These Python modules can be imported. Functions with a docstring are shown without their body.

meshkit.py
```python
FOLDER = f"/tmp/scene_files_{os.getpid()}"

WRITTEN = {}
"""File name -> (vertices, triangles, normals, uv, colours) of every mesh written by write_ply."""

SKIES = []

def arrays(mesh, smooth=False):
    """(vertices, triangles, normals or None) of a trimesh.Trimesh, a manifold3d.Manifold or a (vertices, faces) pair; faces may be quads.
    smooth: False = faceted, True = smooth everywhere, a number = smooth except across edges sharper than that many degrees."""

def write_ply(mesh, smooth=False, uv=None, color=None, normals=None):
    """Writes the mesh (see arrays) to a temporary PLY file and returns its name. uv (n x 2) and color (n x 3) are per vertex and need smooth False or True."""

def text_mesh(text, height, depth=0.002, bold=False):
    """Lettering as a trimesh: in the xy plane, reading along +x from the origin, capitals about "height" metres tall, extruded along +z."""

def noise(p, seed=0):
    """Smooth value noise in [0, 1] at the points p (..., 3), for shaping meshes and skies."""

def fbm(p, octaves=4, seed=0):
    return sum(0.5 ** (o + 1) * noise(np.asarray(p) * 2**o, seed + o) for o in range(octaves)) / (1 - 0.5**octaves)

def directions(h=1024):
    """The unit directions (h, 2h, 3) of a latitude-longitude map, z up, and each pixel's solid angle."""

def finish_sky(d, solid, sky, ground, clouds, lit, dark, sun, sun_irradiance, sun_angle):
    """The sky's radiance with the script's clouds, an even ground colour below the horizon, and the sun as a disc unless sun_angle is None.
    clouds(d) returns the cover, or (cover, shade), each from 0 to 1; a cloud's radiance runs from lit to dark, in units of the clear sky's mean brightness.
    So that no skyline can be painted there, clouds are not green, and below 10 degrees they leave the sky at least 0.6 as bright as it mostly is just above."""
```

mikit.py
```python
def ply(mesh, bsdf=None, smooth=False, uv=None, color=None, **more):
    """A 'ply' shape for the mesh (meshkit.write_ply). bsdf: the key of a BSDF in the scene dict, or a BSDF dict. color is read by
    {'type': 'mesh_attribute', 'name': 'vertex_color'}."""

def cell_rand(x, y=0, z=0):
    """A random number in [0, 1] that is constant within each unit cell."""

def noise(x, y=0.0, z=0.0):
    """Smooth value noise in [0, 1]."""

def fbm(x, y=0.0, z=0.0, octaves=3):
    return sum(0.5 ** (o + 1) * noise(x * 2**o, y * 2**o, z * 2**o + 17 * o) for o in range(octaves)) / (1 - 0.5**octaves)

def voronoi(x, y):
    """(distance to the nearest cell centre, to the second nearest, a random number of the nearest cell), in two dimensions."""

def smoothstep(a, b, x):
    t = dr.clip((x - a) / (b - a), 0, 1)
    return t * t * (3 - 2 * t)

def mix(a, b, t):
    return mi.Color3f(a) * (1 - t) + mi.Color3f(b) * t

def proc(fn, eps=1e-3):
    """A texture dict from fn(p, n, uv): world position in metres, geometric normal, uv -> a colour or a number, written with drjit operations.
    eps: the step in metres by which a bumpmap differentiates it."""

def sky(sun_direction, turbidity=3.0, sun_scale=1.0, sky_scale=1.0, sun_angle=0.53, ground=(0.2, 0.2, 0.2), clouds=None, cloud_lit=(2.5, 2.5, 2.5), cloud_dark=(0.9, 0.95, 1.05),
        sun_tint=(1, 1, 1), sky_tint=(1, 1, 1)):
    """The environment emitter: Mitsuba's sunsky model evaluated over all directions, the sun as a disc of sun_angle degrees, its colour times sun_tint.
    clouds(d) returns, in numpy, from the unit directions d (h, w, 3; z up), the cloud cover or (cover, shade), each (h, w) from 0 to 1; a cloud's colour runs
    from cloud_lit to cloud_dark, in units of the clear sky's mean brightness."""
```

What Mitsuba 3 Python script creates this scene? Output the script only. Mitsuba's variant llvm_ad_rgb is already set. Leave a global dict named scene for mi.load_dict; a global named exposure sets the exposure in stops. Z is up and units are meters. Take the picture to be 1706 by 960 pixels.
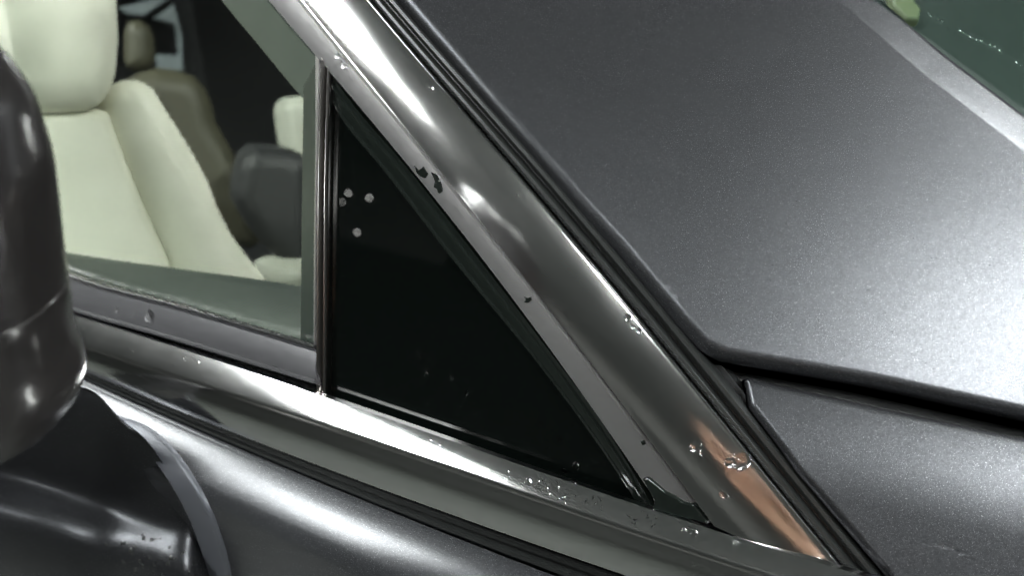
import math, random
import numpy as np, trimesh, shapely
import shapely.geometry as sg
from scipy.spatial import Delaunay
from scipy.interpolate import PchipInterpolator
import mitsuba as mi, mikit, meshkit
from mikit import noise, fbm, smoothstep, mix
T = mi.ScalarTransform4f
rng = np.random.default_rng(7)
random.seed(7)
scene, labels = {}, {}

# ------------------------------------------------------------------ camera, light, exposure
# car frame: x forward, y towards the car's centre line, z up; the beltline stands about a metre above the floor
PSI, TH, DIST, HFOV = math.radians(30), math.radians(28), 0.55, 66.0
TARGET = np.array([0, 0, 1.12])
c_r = np.array([math.cos(PSI), math.sin(PSI), 0])
c_f = np.array([-math.sin(PSI) * math.cos(TH), math.cos(PSI) * math.cos(TH), -math.sin(TH)])
c_u = np.cross(c_r, c_f)
EYE = TARGET - DIST * c_f
FPX = 853 / math.tan(math.radians(HFOV / 2))
scene['camera'] = {'type': 'thinlens', 'fov': HFOV, 'fov_axis': 'x', 'aperture_radius': 0.0030, 'focus_distance': 0.53,
                   'near_clip': 0.02, 'far_clip': 60.0,
                   'to_world': T().look_at(origin=EYE.tolist(), target=TARGET.tolist(), up=[0, 0, 1])}
exposure = 0.8
# ceiling lamps: (x, y, z, half length, half width, yaw degrees, radiance)
LAMPS = [
    (-1.55, -1.40, 2.75, 0.45, 0.50, 0, 27, 'broad white ceiling lamp beside the car, mirrored at the top of the chrome strip'),
    (-2.55, -0.60, 2.75, 0.45, 0.22, 0, 36, 'white ceiling lamp over the rear of the car, mirrored along the door shoulder'),
    (1.85, -0.30, 2.75, 0.40, 0.22, 90, 66, 'white ceiling lamp ahead of the car, glowing on the right of the satin panel'),
    (1.55, 1.05, 2.75, 0.40, 0.20, 90, 44, 'white ceiling lamp over the bonnet, mirrored in the rolled panel edge by the windscreen'),
    (-0.9, 1.3, 2.75, 0.60, 0.20, 0, 42, 'white ceiling lamp over the cabin, lighting the cream seats'),
    (0.45, -1.30, 2.75, 0.12, 0.12, 0, 60, 'small square ceiling lamp beside the pillar, glinting along the rounded panel edges'),
    (3.6, -3.2, 2.75, 0.60, 0.14, 0, 12, 'dim ceiling lamp far off at the front side of the hall'),
    (-4.6, 1.2, 2.75, 0.60, 0.14, 90, 12, 'dim ceiling lamp far off behind the car'),
]
# small bright wall lamps at the far end of the hall: (x, z, radius)
SPOTS = [(-5.08, 2.36, 0.009, 'left one of the upper pair of wall lamps mirrored in the black triangle'), (-4.8, 2.36, 0.010, 'right one of the upper pair of wall lamps mirrored in the black triangle'),
         (-4.8, 1.98, 0.009, 'lowest bright wall lamp mirrored in the black triangle'), (-5.12, 2.25, 0.006, 'faint wall lamp just under the upper pair'), (-5.2, 1.98, 0.005, 'faintest wall lamp left of the lowest one')]
SPOT_RAD = 50


def unit(v):
    v = np.asarray(v, float)
    return v / np.linalg.norm(v, axis=-1, keepdims=True)


def ray(px, py):
    return unit(c_f * FPX + c_r * (px - 853) - c_u * (py - 480))


def hit(px, py, n, p):
    d = ray(px, py)
    return EYE + d * (np.dot(np.asarray(p) - EYE, n) / np.dot(d, n))


N0 = unit([0, -1, 0.35])          # the side of the cabin leans in towards the roof


def at(px, py, off=0.0):
    return hit(px, py, N0, TARGET + off * N0)


def rail(pts, off=0.0, n=90, plane=None, deg=4):
    """a smooth line on the side of the car through measured points"""
    p = np.array([at(x, y, off) if plane is None else hit(x, y, *plane) for x, y in pts])
    if len(p) >= 8:                 # pressed trim runs fair: a low-order curve through the measurements
        s = np.r_[0, np.cumsum(np.linalg.norm(np.diff(p, axis=0), axis=1))]
        s = s / s[-1] * 2 - 1
        c = np.polynomial.chebyshev.chebfit(s, p, deg)
        return np.polynomial.chebyshev.chebval(np.linspace(-1, 1, n), c).T
    return smooth_line(p, n)


def smooth_line(p, n):
    p = np.asarray(p, float)
    s = np.r_[0, np.cumsum(np.linalg.norm(np.diff(p, axis=0), axis=1))]
    t = np.linspace(0, s[-1], n)
    q = PchipInterpolator(s, p, axis=0)(t)
    for _ in range(3):
        q[1:-1] = 0.25 * q[:-2] + 0.5 * q[1:-1] + 0.25 * q[2:]
    return q


# ------------------------------------------------------------------ materials
def rgb(*c):
    return {'type': 'rgb', 'value': list(c)}


def two(b):
    return {'type': 'twosided', 'bsdf': b}


def flake(p, n, uv):
    g = noise(p.x * 2600, p.y * 2600, p.z * 2600)
    c = noise(p.x * 900, p.y * 900, p.z * 900)
    return mix(mi.Color3f(0.024, 0.025, 0.028), mi.Color3f(0.104, 0.108, 0.118), g * g * 0.5 + 0.2 * c * c) + mi.Color3f(0.16) * smoothstep(0.80, 0.97, g)


def flake_bump(p, n, uv):
    return noise(p.x * 1500, p.y * 1500, p.z * 1500) + 0.7 * noise(p.x * 3200, p.y * 3200, p.z * 3200)


scene['satin_paint'] = two({'type': 'bumpmap', 'arbitrary': {**mikit.proc(flake_bump, 1.5e-4)}, 'scale': 1.0e-5,
                            'bsdf': {'type': 'principled', 'base_color': mikit.proc(flake), 'metallic': 0.8, 'roughness': 0.36, 'specular': 0.5}})
scene['shell_paint'] = two({'type': 'principled', 'base_color': rgb(0.012, 0.011, 0.011), 'metallic': 0.2, 'roughness': 0.20, 'specular': 0.5, 'clearcoat': 0.8, 'clearcoat_gloss': 0.99})
scene['door_paint'] = two({'type': 'principled', 'base_color': mikit.proc(flake), 'metallic': 0.5, 'roughness': 0.27, 'specular': 0.5})


def chrome_rough(p, n, uv):
    return 0.10 + 0.05 * fbm(p.x * 25, p.y * 25, p.z * 25)


scene['chrome'] = two({'type': 'principled', 'base_color': rgb(0.70, 0.70, 0.70), 'metallic': 1.0, 'roughness': mikit.proc(chrome_rough), 'specular': 0.5})
scene['satin_metal'] = two({'type': 'principled', 'base_color': rgb(0.36, 0.355, 0.36), 'metallic': 0.9, 'roughness': 0.38})
scene['dark_trim'] = two({'type': 'principled', 'base_color': rgb(0.065, 0.065, 0.07), 'metallic': 0.5, 'roughness': 0.33})
scene['black_rubber'] = two({'type': 'principled', 'base_color': rgb(0.012, 0.013, 0.013), 'roughness': 0.28, 'specular': 0.5})
scene['black_gloss'] = two({'type': 'principled', 'base_color': rgb(0.006, 0.008, 0.007), 'roughness': 0.12, 'specular': 0.5})
scene['bar_gloss'] = two({'type': 'principled', 'base_color': rgb(0.50, 0.48, 0.47), 'metallic': 1.0, 'roughness': 0.14})
scene['vent_olive'] = two({'type': 'principled', 'base_color': rgb(0.12, 0.125, 0.065), 'roughness': 0.6})
scene['black_glass'] = two({'type': 'plastic', 'diffuse_reflectance': rgb(0.0012, 0.0018, 0.0016), 'int_ior': 1.40})
scene['gasket_grey'] = two({'type': 'principled', 'base_color': rgb(0.085, 0.09, 0.105), 'roughness': 0.45, 'metallic': 0.3})
scene['green_glass'] = {'type': 'thindielectric', 'int_ior': 1.5, 'specular_transmittance': rgb(0.80, 0.85, 0.79)}
scene['screen_glass'] = {'type': 'thindielectric', 'int_ior': 1.5, 'specular_transmittance': rgb(0.56, 0.68, 0.63)}
scene['water'] = {'type': 'dielectric', 'int_ior': 1.33}


def leather(p, n, uv):
    return mix(mi.Color3f(0.66, 0.65, 0.56), mi.Color3f(0.72, 0.71, 0.62), noise(p.x * 30, p.y * 30, p.z * 30))


scene['cream_leather'] = two({'type': 'principled', 'base_color': mikit.proc(leather), 'roughness': 0.55, 'specular': 0.4})
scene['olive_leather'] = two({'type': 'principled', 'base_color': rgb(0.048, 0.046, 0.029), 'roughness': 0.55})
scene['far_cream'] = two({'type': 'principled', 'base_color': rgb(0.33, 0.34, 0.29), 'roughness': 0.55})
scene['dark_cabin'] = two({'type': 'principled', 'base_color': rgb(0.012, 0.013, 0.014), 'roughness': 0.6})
scene['door_trim_grey'] = two({'type': 'principled', 'base_color': rgb(0.024, 0.029, 0.028), 'roughness': 0.45})
scene['pillar_trim_grey'] = two({'type': 'principled', 'base_color': rgb(0.11, 0.12, 0.115), 'roughness': 0.6})
scene['pale_trim'] = two({'type': 'principled', 'base_color': rgb(0.10, 0.12, 0.13), 'roughness': 0.5})


def concrete(p, n, uv):
    return mix(mi.Color3f(0.036, 0.039, 0.036), mi.Color3f(0.058, 0.062, 0.057), fbm(p.x * 2, p.y * 2, p.z * 2 + 1, 4))


scene['floor_paint'] = two({'type': 'principled', 'base_color': mikit.proc(concrete), 'roughness': 0.5})


def wall_tone(p, n, uv):
    pale = mix(mi.Color3f(0.52, 0.52, 0.50), mi.Color3f(0.44, 0.44, 0.425), fbm(p.x * 1.5, p.y * 1.5, p.z * 1.5))
    return mix(mi.Color3f(0.10, 0.105, 0.10), pale, smoothstep(1.88, 1.92, p.z))


scene['wall_paint'] = two({'type': 'diffuse', 'reflectance': mikit.proc(wall_tone)})
scene['ceiling_paint'] = two({'type': 'diffuse', 'reflectance': rgb(0.44, 0.455, 0.455)})
scene['lamp_metal'] = two({'type': 'principled', 'base_color': rgb(0.7, 0.7, 0.7), 'roughness': 0.5})

# ------------------------------------------------------------------ mesh helpers
MESH = {}


def add(key, mesh, bsdf, smooth=35, **more):
    assert key not in scene, key
    v, f = (mesh.vertices, mesh.faces) if hasattr(mesh, 'vertices') else mesh
    MESH[key] = (np.array(v, float), np.array(f, int))
    nrm = mesh.metadata.get('normals') if hasattr(mesh, 'metadata') else None
    if nrm is not None and smooth is not False:
        scene[key] = {'type': 'ply', 'filename': meshkit.write_ply(trimesh.Trimesh(v, f, process=False), normals=nrm), 'face_normals': False, 'bsdf': {'type': 'ref', 'id': bsdf}, **more}
    else:
        scene[key] = mikit.ply(trimesh.Trimesh(v, f, process=False), bsdf, smooth=smooth, **more)
    return key


def lab(key, label=None, cat=None, group=None, kind=None):
    labels[key] = {k: v for k, v in dict(label=label, category=cat, group=group, kind=kind).items() if v}


def numbered(name):
    if name not in scene and name not in labels and not any(k.startswith(name + '__') for k in scene):
        return name
    i = 1
    while f'{name}_{i:03d}' in scene or f'{name}_{i:03d}' in labels:
        i += 1
    return f'{name}_{i:03d}'


def skin(rings, closed_u=False, caps=False):
    """quads between successive rings (rows of points)"""
    rings = np.asarray(rings, float)
    n, m = rings.shape[:2]
    f = []
    for i in range(n - 1):
        for j in range(m if closed_u else m - 1):
            k = (j + 1) % m
            f += [[i * m + j, i * m + k, (i + 1) * m + k], [i * m + j, (i + 1) * m + k, (i + 1) * m + j]]
    v = rings.reshape(-1, 3)
    if caps:
        for i in (0, n - 1):
            c = len(v)
            v = np.vstack([v, rings[i].mean(0)])
            for j in range(m):
                a, b = i * m + j, i * m + (j + 1) % m
                f.append([c, b, a] if i == 0 else [c, a, b])
    return trimesh.Trimesh(v, f, process=False)


def strip(A, B, profile, depth=0.01, inset=0.0):
    """a bar between two lines: profile = (t across, height above the surface in metres)"""
    A, B = np.asarray(A), np.asarray(B)
    tan = unit(np.gradient((A + B) / 2, axis=0))
    nrm = unit(np.cross(tan, B - A))
    nrm *= np.sign((nrm @ N0))[:, None]
    sec = list(profile) + [(1 - inset, -depth), (inset, -depth)]
    rings = np.stack([A + (B - A) * t + nrm * h for t, h in sec], 1)
    return skin(rings, closed_u=True, caps=True)


def arch(h, n=12, base=0.0, p=1.0, lo=0.0, hi=1.0):
    return [(lo + (hi - lo) * t, base + h * (1 - abs(2 * t - 1) ** (2 * p))) for t in np.linspace(0, 1, n)]


def frame_of(n, o):
    n = unit(n)
    e1 = unit(np.cross([0, 0, 1.0], n))
    e2 = np.cross(n, e1)
    return np.asarray(o, float), e1, e2, n


def plate(pts, plane, r=0.006, step=0.012, depth=0.015, bulge=None, world=False, corner=0.0, rings=7, extra=None):
    """a sheet with rolled edges cut to an outline on a plane (n, p); bulge(u, v) lifts it"""
    o, e1, e2, n = frame_of(*plane)
    P = np.array(pts, float) if world else np.array([hit(x, y, plane[0], plane[1]) for x, y in pts])
    q = np.stack([(P - o) @ e1, (P - o) @ e2], 1)
    poly = sg.Polygon(q).buffer(0)
    if corner:
        poly = poly.buffer(-corner, 12).buffer(2 * corner, 12).buffer(-corner, 12)
    if poly.geom_type != 'Polygon':
        poly = max(poly.geoms, key=lambda g: g.area)

    def dens(ring, s):
        k = max(12, int(ring.length / s))
        return np.array([ring.interpolate(i / k, normalized=True).coords[0] for i in range(k)])

    bs = min(step, max(r * 0.8, 0.002))
    outer = dens(poly.exterior, bs)
    allp, nb = [outer], len(outer)
    if r > 0:
        for k in range(1, rings):
            d = r * (1 - math.cos(k / (rings - 1) * math.pi / 2))
            g = poly.buffer(-d)
            for gg in getattr(g, 'geoms', [g]):
                if not gg.is_empty:
                    allp.append(dens(gg.exterior, bs))
    inner = poly.buffer(-r - step * 0.5)
    x0, y0, x1, y1 = poly.bounds
    gx, gy = np.meshgrid(np.arange(x0, x1, step), np.arange(y0, y1, step * 0.87))
    gx[1::2] += step / 2
    g = np.stack([gx.ravel(), gy.ravel()], 1)
    g = g[shapely.contains_xy(inner, g[:, 0], g[:, 1])]
    if extra is not None:
        ex = extra[shapely.contains_xy(poly.buffer(-r - .0008), extra[:, 0], extra[:, 1])]
        g = g[np.min(np.linalg.norm(g[:, None] - ex[None], axis=2), axis=1) > .0025]
        allp.append(ex)
    allp.append(g)
    q = np.vstack(allp)
    tri = Delaunay(q).simplices
    cen = q[tri].mean(1)
    tri = tri[shapely.contains_xy(poly.buffer(1e-7), cen[:, 0], cen[:, 1])]
    a, b, c = q[tri[:, 0]], q[tri[:, 1]], q[tri[:, 2]]
    ar = (b[:, 0] - a[:, 0]) * (c[:, 1] - a[:, 1]) - (b[:, 1] - a[:, 1]) * (c[:, 0] - a[:, 0])
    tri[ar < 0] = tri[ar < 0][:, ::-1]
    tri = tri[np.abs(ar) > 1e-12]
    def height(a):
        pt = shapely.points(a)
        dd = np.where(shapely.contains(poly, pt), shapely.distance(pt, poly.exterior), 0.0)
        hh = np.sqrt(np.maximum(r * r - np.maximum(r - dd, 0) ** 2, 0)) - r if r > 0 else np.zeros(len(a))
        return hh if bulge is None else hh + bulge(a[:, 0], a[:, 1], dd)

    h = height(q)
    h[:nb] = height(outer)
    if r > 0:
        h[:nb] = h[:nb] - np.maximum(height(outer) - np.median(h[:nb]), 0) * 0
    eps = max(r * .04, 2e-4)
    cent = np.array(poly.centroid.coords[0])
    qn = q.copy()
    if r > 0:                       # the very rim: take the slope just inside it
        rim = poly.buffer(-eps * 1.6).exterior
        dq = shapely.distance(shapely.points(q), poly.exterior)
        near = dq < eps * 1.6
        qn[near] = np.array([rim.interpolate(rim.project(sg.Point(*x))).coords[0] for x in q[near]])
    gu = (height(qn + [eps, 0]) - height(qn - [eps, 0])) / (2 * eps)
    gv = (height(qn + [0, eps]) - height(qn - [0, eps])) / (2 * eps)
    nv = unit(n - gu[:, None] * e1 - gv[:, None] * e2)
    v = o + q[:, :1] * e1 + q[:, 1:] * e2 + h[:, None] * n
    if depth <= 0:
        m = trimesh.Trimesh(v, tri, process=False)
        m.metadata['normals'] = nv
        return m
    k = len(v)
    i = np.arange(nb)
    j = (i + 1) % nb
    edge = unit(np.roll(outer, -1, 0) - np.roll(outer, 1, 0))
    so = edge[:, 1:] * e1 - edge[:, :1] * e2
    if not poly.exterior.is_ccw:
        so = -so
    vv = np.vstack([v, v[:nb], v[:nb] - n * depth])
    side = np.vstack([np.stack([k + i, k + nb + i, k + nb + j], 1), np.stack([k + i, k + nb + j, k + j], 1)])
    m = trimesh.Trimesh(vv, np.vstack([tri, side]), process=False)
    m.metadata['normals'] = np.vstack([nv, so, so])
    return m


def box(x0, x1, y0, y1, z0, z1):
    m = trimesh.creation.box((x1 - x0, y1 - y0, z1 - z0))
    m.apply_translation(((x0 + x1) / 2, (y0 + y1) / 2, (z0 + z1) / 2))
    return m


# ------------------------------------------------------------------ the hall: floor, ceiling, walls, lamps
for k, m, b in (('floor', box(-7, 7, -6, 8, -0.2, 0), 'floor_paint'), ('ceiling', box(-7, 7, -6, 8, 2.9, 3.1), 'ceiling_paint'),
                ('wall', box(-7.2, -7, -6, 8, 0, 2.9), 'wall_paint'), ('wall_001', box(7, 7.2, -6, 8, 0, 2.9), 'wall_paint'),
                ('wall_002', box(-7, 7, -6.2, -6, 0, 2.9), 'wall_paint'), ('wall_003', box(-7, 7, 8, 8.2, 0, 2.9), 'wall_paint')):
    add(k, m, b, smooth=False)
    lab(k, kind='structure')
for x, y, z, hl, hw, yaw, rad, txt in LAMPS:
    key = numbered('ceiling_lamp')
    tw = T().translate([x, y, z]).rotate([0, 0, 1], yaw)
    scene[key + '__housing'] = mikit.ply(box(-hl - 0.03, hl + 0.03, -hw - 0.03, hw + 0.03, 0.012, 2.9 - z), 'lamp_metal', to_world=tw)
    scene[key + '__diffuser'] = mikit.ply(box(-hl, hl, -hw, hw, 0, 0.01), 'lamp_metal', to_world=tw,
                                          emitter={'type': 'area', 'radiance': rgb(rad * 0.97, rad, rad * 0.97)})
    lab(key, txt, 'lamp', 'ceiling lamps above the car')

for x, z, rr, txt in SPOTS:
    key = numbered('wall_lamp')
    m = trimesh.creation.icosphere(3, rr)
    m.apply_scale([1, .6, 1])
    scene[key + '__bulb'] = mikit.ply(m, 'lamp_metal', smooth=True, to_world=T().translate([-.14 + (x + .14) * .9155, -5.4, 1.15 + (z - 1.15) * .9155]),
                                      emitter={'type': 'area', 'radiance': rgb(SPOT_RAD, SPOT_RAD, SPOT_RAD * .95)})
    scene[key + '__bracket'] = mikit.ply(trimesh.creation.cylinder(.008, .59, sections=16), 'lamp_metal', smooth=30, to_world=T().translate([-.14 + (x + .14) * .9155, -5.705, 1.15 + (z - 1.15) * .9155]).rotate([1, 0, 0], 90))
    lab(key, txt, 'lamp', 'wall lamps mirrored in the window')

# ------------------------------------------------------------------ measured lines (1706 x 960 picture) on the side of the car
SATL = [(330, -140), (395, -60), (445, 0), (500, 65), (527, 97), (555, 122), (617, 206), (671, 265), (720, 325), (830, 470), (845, 493), (960, 640), (1045, 770), (1100, 850)]
SEAM = [(380, -150), (465, -40), (500, 5), (548, 60), (583, 100), (660, 193), (706, 258), (790, 370), (885, 480), (950, 562), (1050, 697), (1070, 728), (1145, 820), (1182, 875)]
CHRR = [(500, -150), (580, -45), (615, 0), (669, 60), (717, 118), (800, 214), (970, 415), (1000, 453), (1094, 566), (1169, 656), (1203, 700), (1293, 810), (1385, 928), (1440, 990)]
SEALR = [(540, -150), (615, -60), (665, 0), (790, 145), (970, 352), (1025, 412), (1134, 545), (1175, 587), (1225, 642), (1243, 680), (1322, 788), (1410, 885), (1475, 962), (1560, 1060)]
GASK = [(545, 145), (565, 190), (640, 285), (760, 440), (900, 610), (1007, 755), (1062, 838)]
SILLT = [(-60, 398), (60, 438), (125, 463), (300, 512), (526, 580)]
SILLB = [(-60, 458), (60, 500), (130, 523), (300, 572), (400, 603), (480, 628), (526, 642)]
RAIL0 = [(-60, 466), (60, 507), (130, 529), (300, 580), (420, 616), (530, 657), (620, 691), (700, 719), (800, 753), (900, 790), (1000, 823), (1080, 848), (1150, 868), (1300, 913), (1440, 960), (1560, 1000)]
RAIL1 = [(-60, 500), (60, 548), (134, 574), (225, 605), (319, 634), (412, 668), (475, 690), (600, 732), (730, 767), (800, 793), (871, 818), (963, 851), (1039, 884), (1146, 918), (1268, 953), (1440, 1005), (1560, 1042)]
RAIL2 = [(-60, 530), (60, 583), (150, 622), (256, 672), (350, 709), (444, 740), (480, 754), (650, 822), (800, 875), (980, 940), (1100, 980), (1440, 1090), (1560, 1130)]
BODY0 = [(-60, 535), (60, 592), (150, 638), (287, 699), (400, 746), (480, 780), (650, 848), (780, 905), (910, 955), (1000, 988), (1300, 1090), (1560, 1180)]

# ------------------------------------------------------------------ door: sill, glass, chrome rail, seals, skin
C = 'car__'
lab('car', 'dark satin grey car with chrome window trim, wet with small water drops', 'car')
# satin strip of the window frame along the pillar
add(C + 'window_frame', strip(rail(SATL, .004), rail(SEAM, .006), [(0, -.004), (.04, 0), (.5, .0012), (.94, 0.0005), (1, -.003)], .014), 'satin_metal')
lab(C + 'window_frame', 'grey satin strip between the black triangle and the chrome')
# chrome strip on the pillar
add(C + 'pillar_chrome', strip(rail(SEAM, .010), rail(CHRR, .000), [(0.015, -.003), (.03, 0)] + arch(.0018, 25, 0, 1.0, .04, .955) + [(.964, -.0004), (.972, .0007), (.982, .0009), (.990, .0003), (.996, -.003)], .014), 'chrome')
lab(C + 'pillar_chrome', 'wide polished chrome strip running down the pillar')
# seal of two black ridges between chrome and pillar
seal = rail(CHRR, -.003), rail(SEALR, -.007)
add(C + 'pillar_seal', strip(*seal, [(0, -.004), (.04, -.002), (.10, 0.001), (.2, .003), (.32, .003), (.42, .001), (.46, -.005), (.52, -.005), (.56, .000), (.68, .003), (.82, .003), (.93, .0), (1, -.006)], .02), 'black_rubber')
lab(C + 'pillar_seal', 'ridged black rubber seal beside the chrome strip')

# blacked-out quarter glass
QG = [(552, 128), (541, 660), (700, 722), (900, 795), (1090, 856), (1100, 850), (960, 640), (830, 470), (700, 300), (617, 206)]
add(C + 'quarter_glass', plate(QG, (N0, TARGET - .004 * N0), r=0, step=.02, depth=.004), 'black_glass', smooth=False)
lab(C + 'quarter_glass', 'black triangular corner window')
add(C + 'quarter_glass__gasket', strip(rail(GASK, -.003), rail([(552, 120), (600, 186), (671, 268), (780, 406), (900, 562), (1010, 712), (1092, 848)], -.001),
    [(0, 0), (.06, .0018), (.14, .0018), (.2, .0006), (.5, .0008), (.58, .003), (.7, .003), (.78, .0012), (1, .0016)], .006), 'black_gloss')
# divider bar
DL = [(536, 92), (531, 250), (529, 400), (528, 560), (527, 655)]
DR = [(553, 118), (549, 250), (547, 400), (546, 560), (545, 662)]
add(C + 'divider_bar', strip(rail(DL, .003), rail(DR, .002), [(0, -.004), (.04, 0)] + arch(.0035, 9, 0, .8, .06, .45) + [(.5, -.0015), (.55, -.0015)] + arch(.003, 9, 0, .8, .6, .97) + [(1, -.004)], .02), 'bar_gloss')
lab(C + 'divider_bar', 'glossy black upright between the two windows')
add(C + 'divider_bar__edge_strip', strip(rail([(523, 92), (524, 250), (522, 400), (521, 575)], .001), rail([(535, 95), (530, 250), (528, 400), (527, 578)], .003), [(0, -.002), (.2, 0), (.8, .001), (1, -.002)], .02), 'satin_metal')
# side window
SG_ = [(-100, 300), (-100, 430), (60, 470), (300, 540), (528, 606), (530, 90), (440, -10), (330, -140), (-100, -140)]
add(C + 'side_window', plate(SG_, (N0, TARGET - .006 * N0), r=0, step=.03, depth=0), 'green_glass', smooth=False)
lab(C + 'side_window', 'green tinted door window in front of the cream seat')
# sill strip
add(C + 'window_sill', strip(rail(SILLT, .004), rail(SILLB, .010), [(0, -.006), (.03, -.001), (.07, 0), (.12, -.0012), (.5, 0.0005), (.86, .0), (.9, .0018), (.96, .0018), (1, -.004)], .014), 'dark_trim')
lab(C + 'window_sill', 'dark grey sill strip under the door window')
wipe = rail([(x, y - 5) for x, y in SILLT], .003), rail([(x, y + 3) for x, y in SILLT], .004)
add(C + 'window_sill__wiper_seal', strip(*wipe, arch(.003, 7), .006), 'black_rubber')
# chrome beltline rail
r0, r1, r2 = rail(RAIL0, .010, 140), rail(RAIL1, .020, 140), rail(RAIL2, .018, 140)
tan = unit(np.gradient(r1, axis=0))


def bez(a, b, c, k):
    t = np.linspace(0, 1, k)[:, None, None]
    return (1 - t) ** 2 * a + 2 * t * (1 - t) * b + t * t * c


m0 = r0 + (r1 - r0) * .5 + N0 * .0020
m1 = r1 + (r2 - r1) * .5 + N0 * .0045
sec = np.concatenate([[r0 - N0 * .006], bez(r0, m0, r1 + N0 * .001, 9), bez(r1 + N0 * .001 + (r2 - r1) * .02, m1, r2, 12)[1:], [r2 - N0 * .008], [r1 - N0 * .02]])
add(C + 'belt_rail', skin(sec.transpose(1, 0, 2), closed_u=True, caps=True), 'chrome', smooth=28)
lab(C + 'belt_rail', 'polished chrome rail along the beltline below the windows')
add(C + 'belt_seal', strip(rail(RAIL2, .012, 120), rail(BODY0, .014, 120), [(0, -.006), (.05, -.002), (.2, .000), (.4, 0), (.5, -.004), (.58, -.004), (.68, .001), (.88, .001), (1, -.004)], .02), 'black_rubber')
# door skin
b0 = rail(BODY0, .016, 140)
out, up = np.array([0, -1.0, 0]), np.array([0, 0, 1.0])
secs = [b0 + up * -.012 + out * -.004, b0 + up * -.002]
pos = np.array([0.0, 0.0])
e0, e1 = math.radians(68), math.radians(-2)
pos2 = np.array([.006, -.0020])
secs.append(b0 + out * .001)
secs.append(b0 + out * pos2[0] + up * pos2[1])
e_prev = e0
for e_to, R, k in ((46, .080, 14), (-2, .024, 20)):
    for e in np.linspace(e_prev, math.radians(e_to), k + 1)[1:]:
        pos2 = pos2 + R * np.array([math.cos(e) - math.cos(e_prev), math.sin(e) - math.sin(e_prev)])
        e_prev = e
        secs.append(b0 + out * pos2[0] + up * pos2[1])
for k in range(1, 12):
    d = .03 * k
    p3 = pos2 + np.array([-.02 * d + .15 * d * d * -1, -d])
    secs.append(b0 + out * p3[0] + up * p3[1])
add(C + 'door', skin(np.stack(secs, 1)), 'door_paint', smooth=True)
lab(C + 'door', 'dark satin door skin below the beltline')
DOOR_OUT = (b0 + out * pos2[0] + up * pos2[1])

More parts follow.
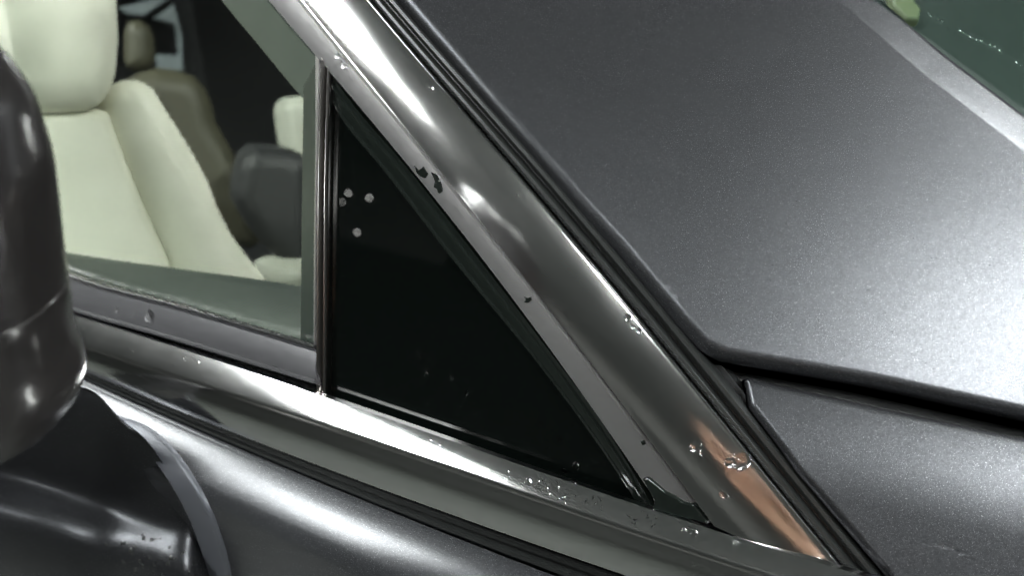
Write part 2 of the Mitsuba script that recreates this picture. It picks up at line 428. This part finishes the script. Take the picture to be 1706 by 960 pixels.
# ------------------------------------------------------------------ pillar panel, windscreen, fender
pa = unit(at(1175, 587) - at(665, 0))
w0 = unit(np.cross(N0, pa))
w0 = w0 if w0[2] > 0 else -w0


def tilt(deg):
    a = math.radians(deg)
    return N0 * math.cos(a) + w0 * math.sin(a)


NP = unit(tilt(34))
PP = at(900, 270)
PANEL = [(540, -150), (615, -60), (668, 0), (792, 145), (972, 352), (1027, 412), (1134, 540), (1172, 580), (1200, 597), (1250, 606), (1450, 641), (1706, 697), (2000, 760), (2000, 373), (1850, 258), (1706, 150), (1590, 63), (1516, 0), (1340, -150)]
EDGE = [hit(x, y, NP, PP) for x, y in [(2100, 448), (2000, 373), (1850, 258), (1706, 150), (1590, 63), (1516, 0), (1340, -150)]]
po, pe1, pe2, pn = frame_of(NP, PP)
edge2 = sg.LineString([((p - po) @ pe1, (p - po) @ pe2) for p in EDGE])
CREASE_W = 0.036


crease_pts = []
for dd in (.006, .012, .020, .028, .032, CREASE_W - .0015, CREASE_W - .0005, CREASE_W + .0005, CREASE_W + .003):
    for side in (dd, -dd):
        cl = edge2.offset_curve(side)
        for gl in getattr(cl, 'geoms', [cl]):
            crease_pts += [gl.interpolate(t).coords[0] for t in np.arange(0, gl.length, .004)]
crease_pts = np.array(crease_pts)


def panel_bulge(u, v, d):
    dr = shapely.distance(shapely.points(np.stack([u, v], 1)), edge2)
    w = CREASE_W
    x = np.maximum(w - dr, 0)
    return -0.30 * x * x / (x + .003) - .05 * (np.maximum(.25 - dr, 0)) ** 2


add(C + 'pillar_panel', plate(PANEL, (NP, PP), r=.009, step=.007, depth=.03, bulge=panel_bulge, corner=.004, extra=crease_pts), 'satin_paint', smooth=True)
lab(C + 'pillar_panel', 'broad satin grey panel between the chrome strip and the windscreen')
WN = unit(tilt(58))
wp = hit(1590, 63, NP, PP) - NP * .014
WS = [hit(x, y, WN, wp) for x, y in [(1250, -200), (1460, 0), (1700, 176), (1850, 285), (2100, 460), (2300, 100), (2100, -250), (1700, -400)]]
add(C + 'windscreen', plate(WS, (WN, wp), r=0, step=.05, depth=0, world=True), 'screen_glass', smooth=False)
lab(C + 'windscreen', 'green tinted corner of the windscreen speckled with water')
NF = unit(tilt(26))
PF = at(1330, 790)
FEND = [(1237, 622), (1246, 640), (1252, 680), (1300, 745), (1330, 788), (1414, 885), (1480, 962), (1570, 1065), (2100, 1065), (2100, 800), (1706, 727), (1500, 683), (1300, 638)]
f_o, fe1, fe2, fn = frame_of(NF, PF)
top2 = sg.LineString([((p - f_o) @ fe1, (p - f_o) @ fe2) for p in [hit(x, y, NF, PF) for x, y in [(1150, 612), (1300, 640), (1500, 683), (1706, 727), (2100, 800)]]])


def fend_bulge(u, v, d):
    dr = shapely.distance(shapely.points(np.stack([u, v], 1)), top2)
    return -1.6 * np.maximum(.06 - dr, 0) ** 2 * 1.6 - .5 * np.maximum(dr - .05, 0) ** 2


add(C + 'fender', plate(FEND, (NF, PF), r=.005, step=.007, depth=.03, bulge=fend_bulge, corner=.003), 'satin_paint', smooth=True)
lab(C + 'fender', 'satin dark fender below the shut line of the pillar panel')
# body shell that closes the gaps behind the panels
shell = plate([(560, -150), (1120, 560), (1300, 760), (1560, 1080), (2200, 1100), (2200, 500), (1250, 480), (700, -150)], (NP, PP - .030 * NP), r=0, step=.05, depth=.01)
add(C + 'body_shell', shell, 'dark_cabin', smooth=False)
# structure behind the side trim
back = plate([(330, -180), (520, 85), (520, 600), (-120, 430), (-120, 560), (900, 1000), (1560, 1150), (1560, 1050), (700, -10), (560, -180)], (N0, TARGET - .02 * N0), r=0, step=.05, depth=.01)
add(C + 'door_frame', back, 'dark_cabin', smooth=False)

# ------------------------------------------------------------------ wing mirror
fh = unit([c_f[0], c_f[1], 0])
MC = EYE + 0.40 * ray(-60, 420)
MC = np.array([MC[0], MC[1], 0]) 
MPL = (-fh, MC)


def msz(px, py):
    p = hit(px, py, *MPL)
    return (p - MC) @ c_r, p[2]


def ring_at(s_edge, z, a, b, m=56, power=2.4, fwd=0.0):
    t = np.arange(m) * 2 * np.pi / m
    ct, st = np.cos(t), np.sin(t)
    x = np.sign(ct) * np.abs(ct) ** (2 / power) * a
    y = np.sign(st) * np.abs(st) ** (2 / power) * b
    cen = MC + c_r * (s_edge - a - .0085) + fh * fwd + np.array([0, 0, z])
    return cen + np.outer(x, c_r) + np.outer(y, fh)


def spline_rows(rows, n):
    rows = np.array(rows, float)
    s = np.linspace(0, 1, len(rows))
    return PchipInterpolator(s, rows, axis=0)(np.linspace(0, 1, n))


def mirror_part(edge, n, a, bq, caps=True):
    rows = spline_rows([[*msz(px, py), aa, bb] for (px, py), aa, bb in zip(edge, a, bq)], n)
    return skin([ring_at(*r) for r in rows], closed_u=True, caps=caps)


MIR = C + 'wing_mirror'
cap = [(-60, 50), (-20, 62), (14, 92), (45, 137), (72, 194), (93, 268), (104, 350), (112, 430), (119, 492), (120, 502), (116, 505)]
add(MIR, mirror_part(cap, 60, [.02, .045, .062, .072, .080, .086, .089, .091, .092, .092, .090], [.012, .026, .036, .043, .049, .053, .056, .057, .058, .058, .056]), 'shell_paint', smooth=40)
lab(MIR, 'dark wing mirror at the left edge')
low = [(113, 503), (120, 506), (123, 520), (127, 560), (134, 598), (145, 628), (149, 650), (146, 672), (136, 694), (120, 705)]
add(MIR + '__lower_shell', mirror_part(low, 60, [.086, .090, .092, .094, .096, .099, .100, .099, .095, .085], [.052, .056, .058, .059, .060, .062, .063, .062, .058, .05]), 'shell_paint', smooth=40)
# foot: an arm from an oval on the door to the underside of the mirror


def cast(key, px, py):
    """the point and normal where a line through the picture meets a mesh"""
    v, f = MESH[key]
    d = ray(px, py)
    a = v[f[:, 0]]
    e1, e2 = v[f[:, 1]] - a, v[f[:, 2]] - a
    p = np.cross(d, e2)
    det = (e1 * p).sum(1)
    with np.errstate(all='ignore'):
        t = EYE - a
        u = (t * p).sum(1) / det
        q = np.cross(t, e1)
        w = (q @ d) / det
        tt = (e2 * q).sum(1) / det
    ok = np.where((u >= -1e-6) & (w >= -1e-6) & (u + w <= 1 + 1e-6) & (tt > 1e-4))[0]
    if not len(ok):
        return None
    k = ok[tt[ok].argmin()]
    n = unit(np.cross(e1[k], e2[k]))
    return EYE + d * tt[k], n * -np.sign(n @ d)


def closed_curve(pts, m):
    pts = np.asarray(pts, float)
    n = len(pts)
    p = np.vstack([pts[-3:], pts, pts[:3]])
    d = np.r_[0, np.cumsum(np.linalg.norm(np.diff(p, axis=0), axis=1))]
    q = PchipInterpolator(d, p, axis=0)(np.linspace(d[3], d[3 + n], m + 1))[:-1]
    for _ in range(2):
        q = .25 * np.roll(q, 1, 0) + .5 * q + .25 * np.roll(q, -1, 0)
    return q


def ring_of(ab, ba):
    """a ring of 72 points made of two runs, so that the lip keeps its place from ring to ring"""
    q = np.vstack([smooth_line(ab, 31)[:-1], smooth_line(ba, 43)[:-1]])
    for _ in range(2):
        q = .25 * np.roll(q, 1, 0) + .5 * q + .25 * np.roll(q, -1, 0)
    return q


IN_AB, IN_BA = [(190, 703), (222, 722), (262, 768), (300, 825), (328, 885), (347, 945), (362, 990)], [(362, 990), (358, 1040), (340, 1110), (280, 1180), (170, 1160), (70, 1050), (-20, 910), (-60, 790), (-20, 715), (80, 690), (140, 690), (190, 703)]
OUT_AB, OUT_BA = [(192, 692), (244, 706), (294, 750), (336, 813), (366, 880), (384, 945), (392, 995)], [(384, 995), (384, 1050), (368, 1130), (290, 1210), (160, 1190), (50, 1065), (-45, 915), (-85, 785), (-40, 702), (75, 678), (140, 680), (192, 692)]


def on_door(pts):
    r = []
    for x, y in ring_of(*pts):
        h = cast(C + 'door', x, y)
        r.append(h[0] if h else hit(x, y, *DP))
    r = np.array(r)
    return .25 * np.roll(r, 1, 0) + .5 * r + .25 * np.roll(r, -1, 0)


DP = (out, np.array([0, -.105, 0]))
base, base_o = on_door((IN_AB, IN_BA)), on_door((OUT_AB, OUT_BA))
# sections of the arm from the door out to the mirror: top edge, face, lip, wall below the lip
COLS = [  # u, y of the section, then (px, py) of top, upper face, face, above lip, lip, below lip, wall
    (0.00, -.113, (202, 702), (236, 723), (268, 766), (328, 884), (350, 950), (357, 985), (366, 1100)),
    (0.12, -.115, (197, 696), (231, 722), (262, 768), (318, 883), (338, 944), (344, 976), (354, 1098)),
    (0.26, -.119, (188, 685), (219, 718), (246, 767), (292, 878), (308, 934), (314, 966), (322, 1092)),
    (0.45, -.127, (160, 652), (173, 700), (180, 752), (196, 852), (198, 898), (198, 932), (206, 1070)),
    (0.70, -.147, (96, 640), (102, 690), (106, 742), (112, 826), (112, 866), (112, 898), (118, 1040)),
    (1.00, -.172, (-10, 650), (-6, 694), (-2, 738), (2, 796), (2, 832), (2, 862), (6, 1010)),
    (1.35, -.205, (-150, 660), (-150, 695), (-150, 730), (-150, 770), (-150, 800), (-150, 826), (-150, 980)),
]
OFFS = np.array([.004, .004, .004, -.004, -.022, -.030, -.031])
us = np.array([c[0] for c in COLS])
grid = []
for c in COLS:
    k = min(1.0, c[0] / .30)
    grid.append([hit(px, py, out, np.array([0, c[1] + OFFS[m] * k - (.03 * min(1, c[0]) ** 2 if m == 0 else 0), 0])) for m, (px, py) in enumerate(c[2:])])
grid = PchipInterpolator(us, np.array(grid), axis=0)(np.linspace(0, 1.35, 48))
rows = []
for g in grid:
    sl = np.r_[0, np.cumsum(np.linalg.norm(np.diff(g, axis=0), axis=1))]
    face = PchipInterpolator(sl, g, axis=0)(np.linspace(0, sl[-1], 46))
    for _ in range(6):
        face[1:-1] = .25 * face[:-2] + .5 * face[1:-1] + .25 * face[2:]
    tb = np.linspace(0, 1, 18)[1:-1, None]
    back = face[-1] * (1 - tb) + face[0] * tb + np.array([-.11, 0, 0]) * np.sin(math.pi * tb)
    rows.append(np.vstack([face, back]))
rows = np.array(rows)
for _ in range(14):
    rows[1:-1] = .25 * rows[:-2] + .5 * rows[1:-1] + .25 * rows[2:]
add(MIR + '__foot', skin(rows, closed_u=True, caps=True), 'satin_paint', smooth=50)
add(MIR + '__foot_gasket', skin([base_o + out * -.012 - up * .004, base_o + out * .0015, base * .15 + base_o * .85 + out * .004 + up * .001, base * .9 + base_o * .1 + out * .004 + up * .001, base - out * .01], closed_u=True), 'gasket_grey', smooth=40)
lab(MIR + '__foot_gasket', 'pale grey gasket crescent round the mirror foot')

# ------------------------------------------------------------------ cabin behind the glass
SN = unit([math.cos(math.radians(20)), -.18, math.sin(math.radians(20))])
SP = EYE + 1.10 * ray(250, 300)


def seat_plate(key, pts, off, r, step, thick, mat, bulge=None, corner=.01):
    add(key, plate(pts, (SN, SP + SN * off), r=r, step=step, depth=thick, bulge=bulge, corner=corner), mat, smooth=True)


SEAT = C + 'front_seat'
puff = lambda k: (lambda u, v, d: k * (1 - np.exp(-d / .05)))
seat_plate(SEAT + '__backrest', [(-150, 172), (187, 176), (205, 230), (240, 320), (300, 450), (330, 520), (340, 640), (-150, 640)], .0, .02, .012, .10, 'cream_leather', puff(.012), .015)
seat_plate(SEAT + '__bolster', [(189, 165), (196, 138), (215, 124), (242, 124), (268, 138), (292, 180), (330, 240), (362, 300), (378, 345), (400, 388), (430, 428), (462, 470), (500, 560), (520, 640), (350, 640), (316, 500), (258, 350), (214, 235)], .02, .035, .012, .12, 'cream_leather', puff(.02), .02)
seat_plate(SEAT + '__headrest', [(-150, -120), (185, -120), (205, -40), (210, 60), (205, 120), (192, 155), (168, 176), (100, 180), (-150, 176)], .035, .03, .012, .10, 'cream_leather', puff(.02), .02)
lab(SEAT, 'cream leather front seat seen through the door window')


def far_plate(key, pts, dist, mat, r=.03, thick=.1, n=None, corner=.015):
    n = unit([.8, -.55, .2]) if n is None else n
    c = np.mean(pts, 0)
    p = EYE + dist * ray(*c)
    add(key, plate(pts, (n, p), r=r, step=.03, depth=thick, corner=corner), mat, smooth=True)


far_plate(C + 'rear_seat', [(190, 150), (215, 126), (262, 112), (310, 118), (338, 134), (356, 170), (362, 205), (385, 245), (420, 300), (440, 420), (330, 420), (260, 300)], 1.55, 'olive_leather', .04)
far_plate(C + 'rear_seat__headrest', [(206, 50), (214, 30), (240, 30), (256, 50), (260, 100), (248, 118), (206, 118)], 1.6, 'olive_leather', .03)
far_plate(C + 'rear_window_trim', [(195, 12), (272, -6), (284, -4), (240, 26), (214, 24)], 1.9, 'pale_trim', .004, .02, corner=0)
far_plate(C + 'rear_window_trim_001', [(255, 30), (290, 5), (304, 60), (306, 118), (262, 116), (260, 90), (298, 92), (290, 40)], 1.95, 'pale_trim', .004, .02, corner=0)
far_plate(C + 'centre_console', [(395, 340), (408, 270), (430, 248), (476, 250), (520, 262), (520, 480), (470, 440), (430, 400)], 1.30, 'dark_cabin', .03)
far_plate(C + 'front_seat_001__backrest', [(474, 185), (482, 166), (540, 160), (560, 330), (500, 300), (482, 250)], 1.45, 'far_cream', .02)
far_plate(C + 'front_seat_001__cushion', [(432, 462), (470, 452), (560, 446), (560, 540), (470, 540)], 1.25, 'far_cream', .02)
lab(C + 'front_seat_001', 'far greyish cream front seat half hidden by the upright')
# inner trims of the door and pillar
inner_t = rail([(-120, 372), (115, 420), (300, 446), (500, 474), (530, 480)], -.075)
inner_b = rail([(-120, 400), (60, 447), (300, 520), (530, 590)], -.022)
add(C + 'door_top_trim', strip(inner_t, inner_b, [(0, -.02), (.03, 0), (.3, .004), (.8, 0), (1, -.004)], .03), 'door_trim_grey')
add(C + 'divider_inner_trim', strip(rail([(503, 150), (501, 300), (499, 470), (498, 620)], -.03), rail([(534, 90), (530, 300), (528, 470), (527, 620)], -.012), [(0, -.004), (.1, 0), (1, .0)], .03), 'door_trim_grey')
add(C + 'pillar_inner_trim', strip(rail([(250, -150), (362, 0), (432, 85), (504, 172), (530, 200)], -.05), rail([(330, -150), (445, 0), (500, 66), (530, 100), (545, 120)], -.014), [(0, -.01), (.1, 0), (.5, .004), (1, .0)], .03), 'pillar_trim_grey')
# dark far side of the cabin, roof and floor pan
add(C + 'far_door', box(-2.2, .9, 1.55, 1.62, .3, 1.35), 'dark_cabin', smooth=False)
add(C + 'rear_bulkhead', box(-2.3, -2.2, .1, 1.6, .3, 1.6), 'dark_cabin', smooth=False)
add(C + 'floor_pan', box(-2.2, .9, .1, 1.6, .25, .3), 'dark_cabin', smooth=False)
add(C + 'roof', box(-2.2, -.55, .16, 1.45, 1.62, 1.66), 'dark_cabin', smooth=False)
dn = unit(np.array([.25, -.35, 1.0]))
add(C + 'dashboard', plate([(1250, -260), (1380, 60), (1560, 220), (1760, 330), (2300, 560), (2500, 100), (2300, -400)], (dn, wp - np.array([0, 0, .10])), r=.02, step=.03, depth=.05), 'door_trim_grey', smooth=True)
add(C + 'dashboard__vent_trim', plate([(1475, -30), (1490, 8), (1510, 28), (1532, 30), (1535, 12), (1518, -8), (1505, -40)], (dn, wp - np.array([0, 0, .09])), r=.003, step=.006, depth=.006), 'vent_olive', smooth=True)

# ------------------------------------------------------------------ black end of the window frame
add(C + 'window_frame__end_cap', plate([(1070, 800), (1080, 797), (1094, 808), (1108, 820), (1124, 828), (1140, 838), (1156, 842), (1178, 868), (1176, 874), (1085, 852), (1090, 838)], (N0, TARGET + .0085 * N0), r=.0015, step=.004, depth=.006), 'black_gloss', smooth=True)

# ------------------------------------------------------------------ the photographer's hand, mirrored in the chrome
import manifold3d as m3
H_O, H_X = np.array([.385, -.395, 1.195]), unit([-1, .06, .22])
H_Y = unit(np.array([.05, .42, .9]) - H_X * np.dot([.05, .42, .9], H_X))
H_Z = np.cross(H_X, H_Y)


def hp(x, y, z):
    return H_O + H_X * x + H_Y * y + H_Z * z


def bone(a, ra, b, rb):
    sp = [m3.Manifold.sphere(r, 20).translate(tuple(p)) for p, r in ((hp(*a), ra), (hp(*b), rb))]
    return m3.Manifold.batch_hull(sp)


bones = []
for y, x0, ln, bend in ((.033, .088, (.042, .026, .021), .25), (.011, .093, (.046, .030, .022), .32), (-.011, .089, (.043, .028, .022), .38), (-.031, .081, (.034, .021, .019), .48)):
    p, a, rr = np.array([x0, y, .002]), .10, [.0098, .0088, .0080, .0068]
    bones.append(bone((.02, y * .75, 0), .013, tuple(p), .0108))
    for k, l in enumerate(ln):
        q = p + np.array([l * math.cos(a), y * .04, l * math.sin(a)])
        bones.append(bone(tuple(p), rr[k], tuple(q), rr[k + 1]))
        p, a = q, a + bend
bones += [bone((.0, .02, 0), .016, (.06, .026, .002), .014), bone((.0, -.02, 0), .016, (.06, -.022, .002), .013), bone((0, .02, 0), .016, (0, -.02, 0), .016), bone((.06, .026, .002), .012, (.06, -.022, .002), .012), bone((.0, .02, 0), .015, (.06, -.022, 0), .013)]
bones += [bone((.01, .025, .004), .016, (.045, .052, .014), .012), bone((.045, .052, .014), .0115, (.076, .060, .022), .0100), bone((.076, .060, .022), .0098, (.102, .060, .030), .0080)]
bones += [bone((0, 0, 0), .024, (-.05, 0, -.002), .026), bone((-.05, 0, -.002), .026, (-.24, -.05, -.05), .040)]
hand = m3.Manifold.batch_boolean(bones, m3.OpType.Add).refine_to_length(.0035).to_mesh()
hm = trimesh.Trimesh(hand.vert_properties[:, :3], hand.tri_verts, process=True)
trimesh.smoothing.filter_taubin(hm, iterations=12)
scene['skin'] = {'type': 'principled', 'base_color': rgb(0.66, 0.40, 0.27), 'roughness': 0.5, 'specular': 0.4}
add('person', hm, 'skin', smooth=True)
lab('person', "person's bare hand mirrored as a skin coloured streak low in the chrome strip", 'person')

# ------------------------------------------------------------------ water and dirt
DROP = trimesh.creation.icosphere(3)
DROP_S = trimesh.creation.icosphere(2)
ALLK = [k for k in MESH if k.startswith('car__') and not any(w in k for w in ('side_window', 'windscreen'))]


def first_hit(px, py, keys=None):
    best = None
    for k in keys or ALLK:
        h = cast(k, px, py)
        if h and (best is None or np.linalg.norm(h[0] - EYE) < best[0]):
            best = (np.linalg.norm(h[0] - EYE), h[0], h[1], k)
    return best


def drop_mesh(p, n, rad, flat=.55, lumps=.18, small=False, aspect=1.0):
    m = (DROP_S if small else DROP).copy()
    v = np.array(m.vertices)
    v = v * (1 + lumps * (meshkit.noise(v * 1.3 + rng.uniform(0, 50, 3))[:, None] - .5) * 2)
    a = unit(np.cross(n, rng.normal(size=3)))
    b = np.cross(n, a)
    v = p + rad * (v[:, :1] * a * aspect + v[:, 1:2] * b + v[:, 2:] * n * flat) + n * rad * flat * .12
    m = trimesh.Trimesh(v, m.faces, process=False)
    if m.volume < 0:
        m.invert()
    return m


def px_size(p):
    return ((p - EYE) @ c_f) / FPX


BIG = [
    (250, 528, 10, 'largest round water drop on the dark sill strip'), (196, 517, 5, 'small drop above the pair of white glints on the sill'), (183, 538, 8, 'bright elongated drop at the lower edge of the sill strip'),
    (224, 521, 3, 'tiny drop just left of the largest drop on the sill'), (574, 106, 8, 'round drop on the grey frame strip above the black triangle'), (562, 92, 6, 'smaller drop above the round one on the grey frame strip'),
    (1046, 530, 7, 'largest drop on the middle of the chrome strip'), (1054, 545, 4, 'middle drop of the short row on the chrome strip'), (1065, 552, 5, 'lowest drop of the short row on the chrome strip'),
    (862, 325, 3, 'lone tiny drop near the right edge of the chrome strip'), (718, 147, 4, 'bright speck of water high on the chrome strip'),
    (1160, 745, 10, 'drop at the left tip of the mirrored hand'), (1171, 755, 6, 'small drop touching the drop at the tip of the mirrored hand'), (1236, 768, 14, 'widest drop at the right edge of the mirrored hand'),
    (1217, 772, 8, 'tail shaped drop left of the widest drop'), (1208, 822, 8, 'round drop low on the mirrored hand'),
    (1567, 909, 5, 'left drop of the small cluster on the fender'), (1576, 911, 6, 'brightest drop of the small cluster on the fender'), (1588, 914, 4, 'right drop of the small cluster on the fender'),
    (1602, 921, 6, 'outlying drop right of the cluster on the fender'), (1538, 905, 3, 'outlying speck left of the cluster on the fender'),
    (931, 732, 5, 'lone drop in the lower right of the black triangle'), (901, 705, 5, 'highest of the drops low in the black triangle'), (960, 776, 6, 'double drop at the lower right of the black triangle'),
    (941, 786, 5, 'drop left of the double drop in the black triangle'), (1003, 770, 4, 'rightmost drop in the black triangle'), (880, 803, 6, 'hazy drop on the upper face of the chrome rail'),
    (1156, 889, 6, 'bright drop on the right end of the chrome rail'), (1140, 884, 4, 'small drop left of the bright one on the rail end'), (1226, 905, 4, 'drop farthest right on the chrome rail'),
    (1240, 606, 6, 'glinting drop in the corner where panel, seal and fender meet'), (458, 612, 4, 'small drop on the belt rail below the sill'),
]
for x, y, r, txt in BIG:
    h = first_hit(x, y)
    if h is None:
        continue
    key = numbered('water_drop')
    pm = drop_mesh(h[1], h[2], r * px_size(h[1]), flat=.6 if r > 4 else .7, lumps=.22 if r > 6 else .12, aspect=1.25 if r in (8, 14) else 1.05)
    scene[key] = mikit.ply(pm, 'water', smooth=True)
    lab(key, txt, 'water drop', 'water drops on the car')


def spray(key, region, count, r0, r1, label, keys=None, flat=.6, mat='water', path=None, lumps=.15):
    ms = []
    poly = sg.Polygon(region) if path is None else None
    guard = 0
    while len(ms) < count and guard < count * 30:
        guard += 1
        if path is None:
            x0, y0, x1, y1 = poly.bounds
            x, y = rng.uniform(x0, x1), rng.uniform(y0, y1)
            if not poly.contains(sg.Point(x, y)):
                continue
        else:
            t = rng.uniform(0, 1)
            pp = path.interpolate(t, normalized=True)
            x, y = pp.x + rng.normal(0, .8), pp.y + rng.normal(0, 1.2)
        h = first_hit(x, y, keys)
        if h is None:
            continue
        for _ in range(rng.integers(1, 4) if path is None and rng.random() < .5 else 1):
            j = rng.normal(0, 4, 2) if _ else (0, 0)
            h2 = first_hit(x + j[0], y + j[1], keys) if _ else h
            if h2 is None:
                continue
            rad = (r0 + (r1 - r0) * rng.random() ** 2.5) * px_size(h2[1])
            ms.append(drop_mesh(h2[1], h2[2], rad, flat=flat, lumps=lumps, small=True))
    scene[key] = mikit.ply(trimesh.util.concatenate(ms), mat, smooth=True)
    lab(key, label, 'water' if mat == 'water' else 'dirt', kind='stuff')


PANELK, GLASSK, RAILK = [C + 'pillar_panel'], [C + 'quarter_glass', C + 'belt_rail', C + 'quarter_glass__gasket'], [C + 'belt_rail']
spray('water_beads', None, 170, 1.4, 3.4, 'row of tiny water beads along the top edge of the sill strip', None, .8, path=sg.LineString([(128, 459), (170, 470), (300, 507), (400, 536), (526, 574)]))
spray('panel_spray', [(1300, 250), (1700, 80), (1700, 660), (1150, 560), (1180, 400)], 150, .9, 2.3, 'scattered fine water specks on the broad satin panel', PANELK, .4)
spray('panel_spray_001', [(950, 30), (1500, 60), (1300, 500), (1080, 480)], 18, 1.2, 2.4, 'few stray water specks on the upper middle of the satin panel', PANELK)
spray('glass_spray', [(600, 560), (860, 590), (1030, 770), (1060, 830), (900, 790), (720, 722)], 34, 1.6, 4.0, 'tiny water specks near the lower edge of the black triangle', GLASSK)
spray('rail_spray', [(600, 690), (780, 750), (1080, 852), (1180, 890), (1060, 876), (870, 812), (700, 750)], 75, .8, 2.2, 'water spots on the upper face of the chrome rail below the triangle', RAILK, .35, lumps=.3)
spray('rail_spray_001', [(140, 540), (520, 660), (480, 680), (300, 620), (150, 575)], 30, .6, 1.6, 'water spots on the rear end of the chrome rail', RAILK, .3, lumps=.3)
spray('seal_spray', [(1030, 730), (1060, 790), (1075, 830), (1040, 800), (1000, 740)], 14, .8, 1.8, 'water specks at the lower end of the triangle gasket', None)
spray('windscreen_spray', None, 60, 1.0, 2.6, 'rows of water dots on the windscreen corner', [C + 'windscreen'], .6, path=sg.LineString([(1530, 12), (1560, 30), (1620, 62), (1660, 80), (1690, 102), (1720, 118)]))
spray('fender_spray', [(1290, 700), (1700, 780), (1700, 955), (1500, 955)], 16, 1.3, 2.8, 'stray water specks on the dark fender', [C + 'fender'])
spray('foot_dirt', [(190, 885), (310, 900), (335, 958), (200, 958), (160, 915)], 46, 1.4, 4.0, 'black dirt specks on the lip of the mirror foot', [MIR + '__foot'], .3, 'black_rubber', lumps=.4)

# dark flecks stuck to the grey frame strip
for pts, txt in (([(690, 276), (697, 284), (704, 278), (712, 290), (708, 297), (700, 294), (694, 288)], 'upper dark fleck of dirt on the grey frame strip'),
                 ([(718, 287), (727, 290), (735, 305), (737, 320), (730, 322), (727, 314), (722, 312), (724, 302)], 'lower curved dark fleck on the grey frame strip'),
                 ([(872, 494), (879, 497), (884, 494), (885, 500), (879, 505), (873, 504), (876, 499)], 'small square dark fleck halfway down the grey frame strip'),
                 ([(1067, 736), (1073, 734), (1076, 740), (1070, 743)], 'tiny dark fleck near the lower end of the grey frame strip')):
    key = numbered('dirt_fleck')
    h = first_hit(*np.mean(pts, 0), [C + 'window_frame'])
    add(key, plate(pts, (h[2], h[1] + h[2] * .0007), r=.0003, step=.002, depth=.0012), 'black_gloss', smooth=False)
    lab(key, txt, 'dirt')
